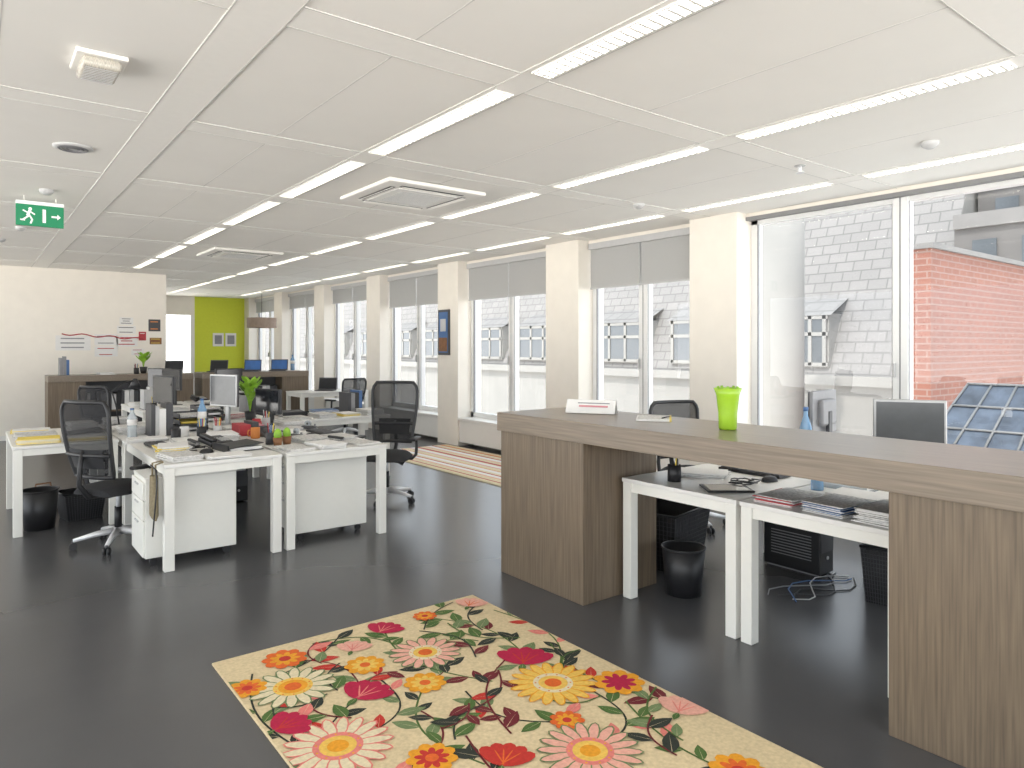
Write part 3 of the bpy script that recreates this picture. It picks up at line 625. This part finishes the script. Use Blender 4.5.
for a,b,bd,n in [((1.0,2.0),(1.38,2.87),.2,7),((1.38,2.87),(1.226,3.41),-.2,6),((1.5,2.1),(1.645,2.77),.2,6),((1.645,2.77),(1.81,3.05),-.3,4),((1.9,2.6),(1.783,3.45),.15,8),((2.18,2.69),(2.05,3.45),-.15,8),((2.107,2.41),(2.42,3.3),-.2,9),
                 ((2.42,1.95),(2.38,2.75),.15,8),((1.94,2.13),(1.75,2.6),.2,6),((1.364,2.25),(1.5,2.6),-.2,4),((1.12,2.54),(1.5,2.95),-.3,5),((1.0,2.6),(1.05,3.35),.1,6),((1.6,1.5),(1.55,2.3),.1,6),((2.2,1.4),(2.25,2.1),.1,7),((1.86,1.92),(2.2,2.25),-.3,5),((1.4,3.5),(1.75,3.2),.2,4),((1.1,3.25),(1.55,3.5),-.1,5),
                 ((2.2,3.1),(2.45,3.45),.2,4),((1.0,1.3),(1.2,2.1),.2,7),((1.7,1.2),(1.9,1.8),.2,5),((2.0,2.7),(1.6,2.45),.2,4),((2.25,2.5),(2.45,2.6),.2,2),((1.0,2.9),(1.3,3.2),.2,3),((1.95,3.3),(2.3,3.55),.1,4),((1.7,2.2),(2.1,2.75),.15,5),((1.25,2.7),(1.15,2.95),.15,3),
                 ((1.9,3.1),(2.1,3.0),.2,3),((1.45,2.95),(1.6,2.95),.2,3),((2.3,2.9),(2.1,3.3),.2,5),((1.5,2.3),(1.75,2.45),.2,4),((1.3,2.3),(1.2,2.2),.2,2),((2.2,1.75),(2.45,2.1),.2,4),
                 ((1.35,3.25),(1.42,3.5),.2,3),((1.3,2.95),(1.42,3.2),.2,3),((1.98,2.85),(1.92,3.3),-.2,4),((2.2,2.2),(2.0,2.3),.2,2),((1.7,2.5),(1.5,2.4),.2,3),((1.7,1.75),(1.45,1.85),.2,3),((2.1,1.7),(2.25,1.95),.2,3),((1.25,2.95),(1.02,2.98),.2,3)]:
    stem(a,b,bd,n,l=.13)
def daisy(x,y,r,kp,kin,kc,n=14,fill=.9,outline=None):
    for i in range(n):
        a=2*math.pi*i/n; 
        if outline: ell(x+.66*r*math.cos(a),y+.66*r*math.sin(a),.37*r,2.7*r/n*fill,a,outline,10)
        ell(x+.65*r*math.cos(a),y+.65*r*math.sin(a),.34*r,2.05*r/n*fill,a,kp,10)
    ell(x,y,.46*r,.46*r,0,kin,20); ell(x,y,.34*r,.34*r,0,'r_lyel' if kin!='r_lyel' else 'r_yel',18); ell(x,y,.2*r,.2*r,0,kc,14)
    for i in range(10):
        a=2*math.pi*i/10; ell(x+.40*r*math.cos(a),y+.40*r*math.sin(a),.025*r,.025*r,0,kc,6)
def round_fl(x,y,r,k1,k2,kc):
    for i in range(9):
        a=2*math.pi*i/9; ell(x+.6*r*math.cos(a),y+.6*r*math.sin(a),.4*r,.30*r,a,k1,10)
    for i in range(9):
        a=2*math.pi*(i+.5)/9; ell(x+.42*r*math.cos(a),y+.42*r*math.sin(a),.26*r,.14*r,a,k2,10)
    ell(x,y,.26*r,.26*r,0,kc,14)
def peony(x,y,r,k,k2,th):
    for i in range(5):
        a=th+(-.9+.45*i); ell(x+.45*r*math.cos(a),y+.45*r*math.sin(a),.58*r,.30*r,a,k,12)
    for i in range(4):
        a=th+(-.6+.4*i); ell(x+.30*r*math.cos(a),y+.30*r*math.sin(a),.42*r,.025*r,a,k2,8)
    leafp(x-.1*r*math.cos(th),y-.1*r*math.sin(th),th+math.pi,.5*r,'r_green')
round_fl(1.226,3.41,.11,'r_orange','r_yel','r_red')
round_fl(1.508,3.107,.10,'r_yel','r_lyel','r_orange')
peony(1.75,3.42,.13,'r_mag','r_pink',.6)
peony(1.53,3.30,.11,'r_lpink','r_pink',.9)
daisy(1.81,3.05,.18,'r_lpink','r_white','r_orange',16,outline='r_sage')
peony(2.13,2.66,.17,'r_mag','r_red',.8)
daisy(2.107,2.415,.20,'r_lyel','r_white','r_orange',18,outline='r_yel')
round_fl(1.645,2.774,.10,'r_yel','r_lyel','r_orange')
peony(1.35,2.84,.15,'r_mag','r_pink',.5)
daisy(1.154,3.107,.19,'r_white','r_lyel','r_orange',16,outline='r_sage')
round_fl(.985,3.217,.09,'r_yel','r_orange','r_red')
daisy(1.119,2.538,.21,'r_white','r_pink','r_yel',18,outline='r_pink')
round_fl(1.364,2.25,.10,'r_yel','r_red','r_orange')
peony(.98,2.80,.13,'r_mag','r_red',.2)
round_fl(2.35,2.234,.12,'r_yel','r_mag','r_mag')
peony(2.36,1.90,.13,'r_lpink','r_pink',.4)
round_fl(1.941,2.137,.075,'r_orange','r_yel','r_red')
daisy(1.862,1.92,.20,'r_lpink','r_pink','r_yel',18,outline='r_sage')
peony(1.554,2.06,.13,'r_red','r_orange',.7)
round_fl(2.05,3.46,.07,'r_orange','r_yel','r_red')
peony(2.34,3.44,.12,'r_lpink','r_orange',.7)
round_fl(1.2,1.7,.12,'r_orange','r_yel','r_red'); daisy(1.65,1.5,.2,'r_white','r_lpink','r_orange',16,outline='r_pink'); round_fl(2.2,1.5,.11,'r_yel','r_orange','r_red'); peony(1.02,2.05,.14,'r_mag','r_pink',.4)
m.build('floral_rug')
# ------------------------------------------------------------------ light, world, camera
W=bpy.data.worlds.new('World'); S.world=W; W.use_nodes=True; nt=W.node_tree; bg=nt.nodes['Background']
tc=nt.nodes.new('ShaderNodeTexCoord'); sp=nt.nodes.new('ShaderNodeSeparateXYZ'); r=nt.nodes.new('ShaderNodeValToRGB')
mp=nt.nodes.new('ShaderNodeMapRange'); mp.inputs['From Min'].default_value=-.25; mp.inputs['From Max'].default_value=.25
r.color_ramp.elements[0].position=.3; r.color_ramp.elements[0].color=(1,.97,.92,1)  # bright lower half of the world, added as upward fill for the ceiling
r.color_ramp.elements[1].position=.7; r.color_ramp.elements[1].color=(.34,.38,.42,1)
nt.links.new(tc.outputs['Generated'],sp.inputs[0]); nt.links.new(sp.outputs[2],mp.inputs[0]); nt.links.new(mp.outputs[0],r.inputs[0]); nt.links.new(r.outputs[0],bg.inputs[0])
bg.inputs[1].default_value=6.2
l=bpy.data.lights.new('sun','SUN'); l.energy=4.0; l.angle=.02; l.color=(1,.95,.88); so=bpy.data.objects.new('sun',l); S.collection.objects.link(so)
so.rotation_euler=Vector((.70,.25,-.95)).to_track_quat('-Z','Y').to_euler()
S.view_settings.view_transform='Standard'; S.view_settings.look='None'; S.view_settings.exposure=0.14
cam=bpy.data.cameras.new('camera'); cam.lens=24.61; cam.sensor_width=36; cam.shift_y=-37/1024; cam.clip_start=.05; cam.clip_end=200
co=bpy.data.objects.new('camera',cam); S.collection.objects.link(co); co.location=(0,0,1.55); co.rotation_euler=(math.pi/2,0,math.radians(-37.75))
S.camera=co
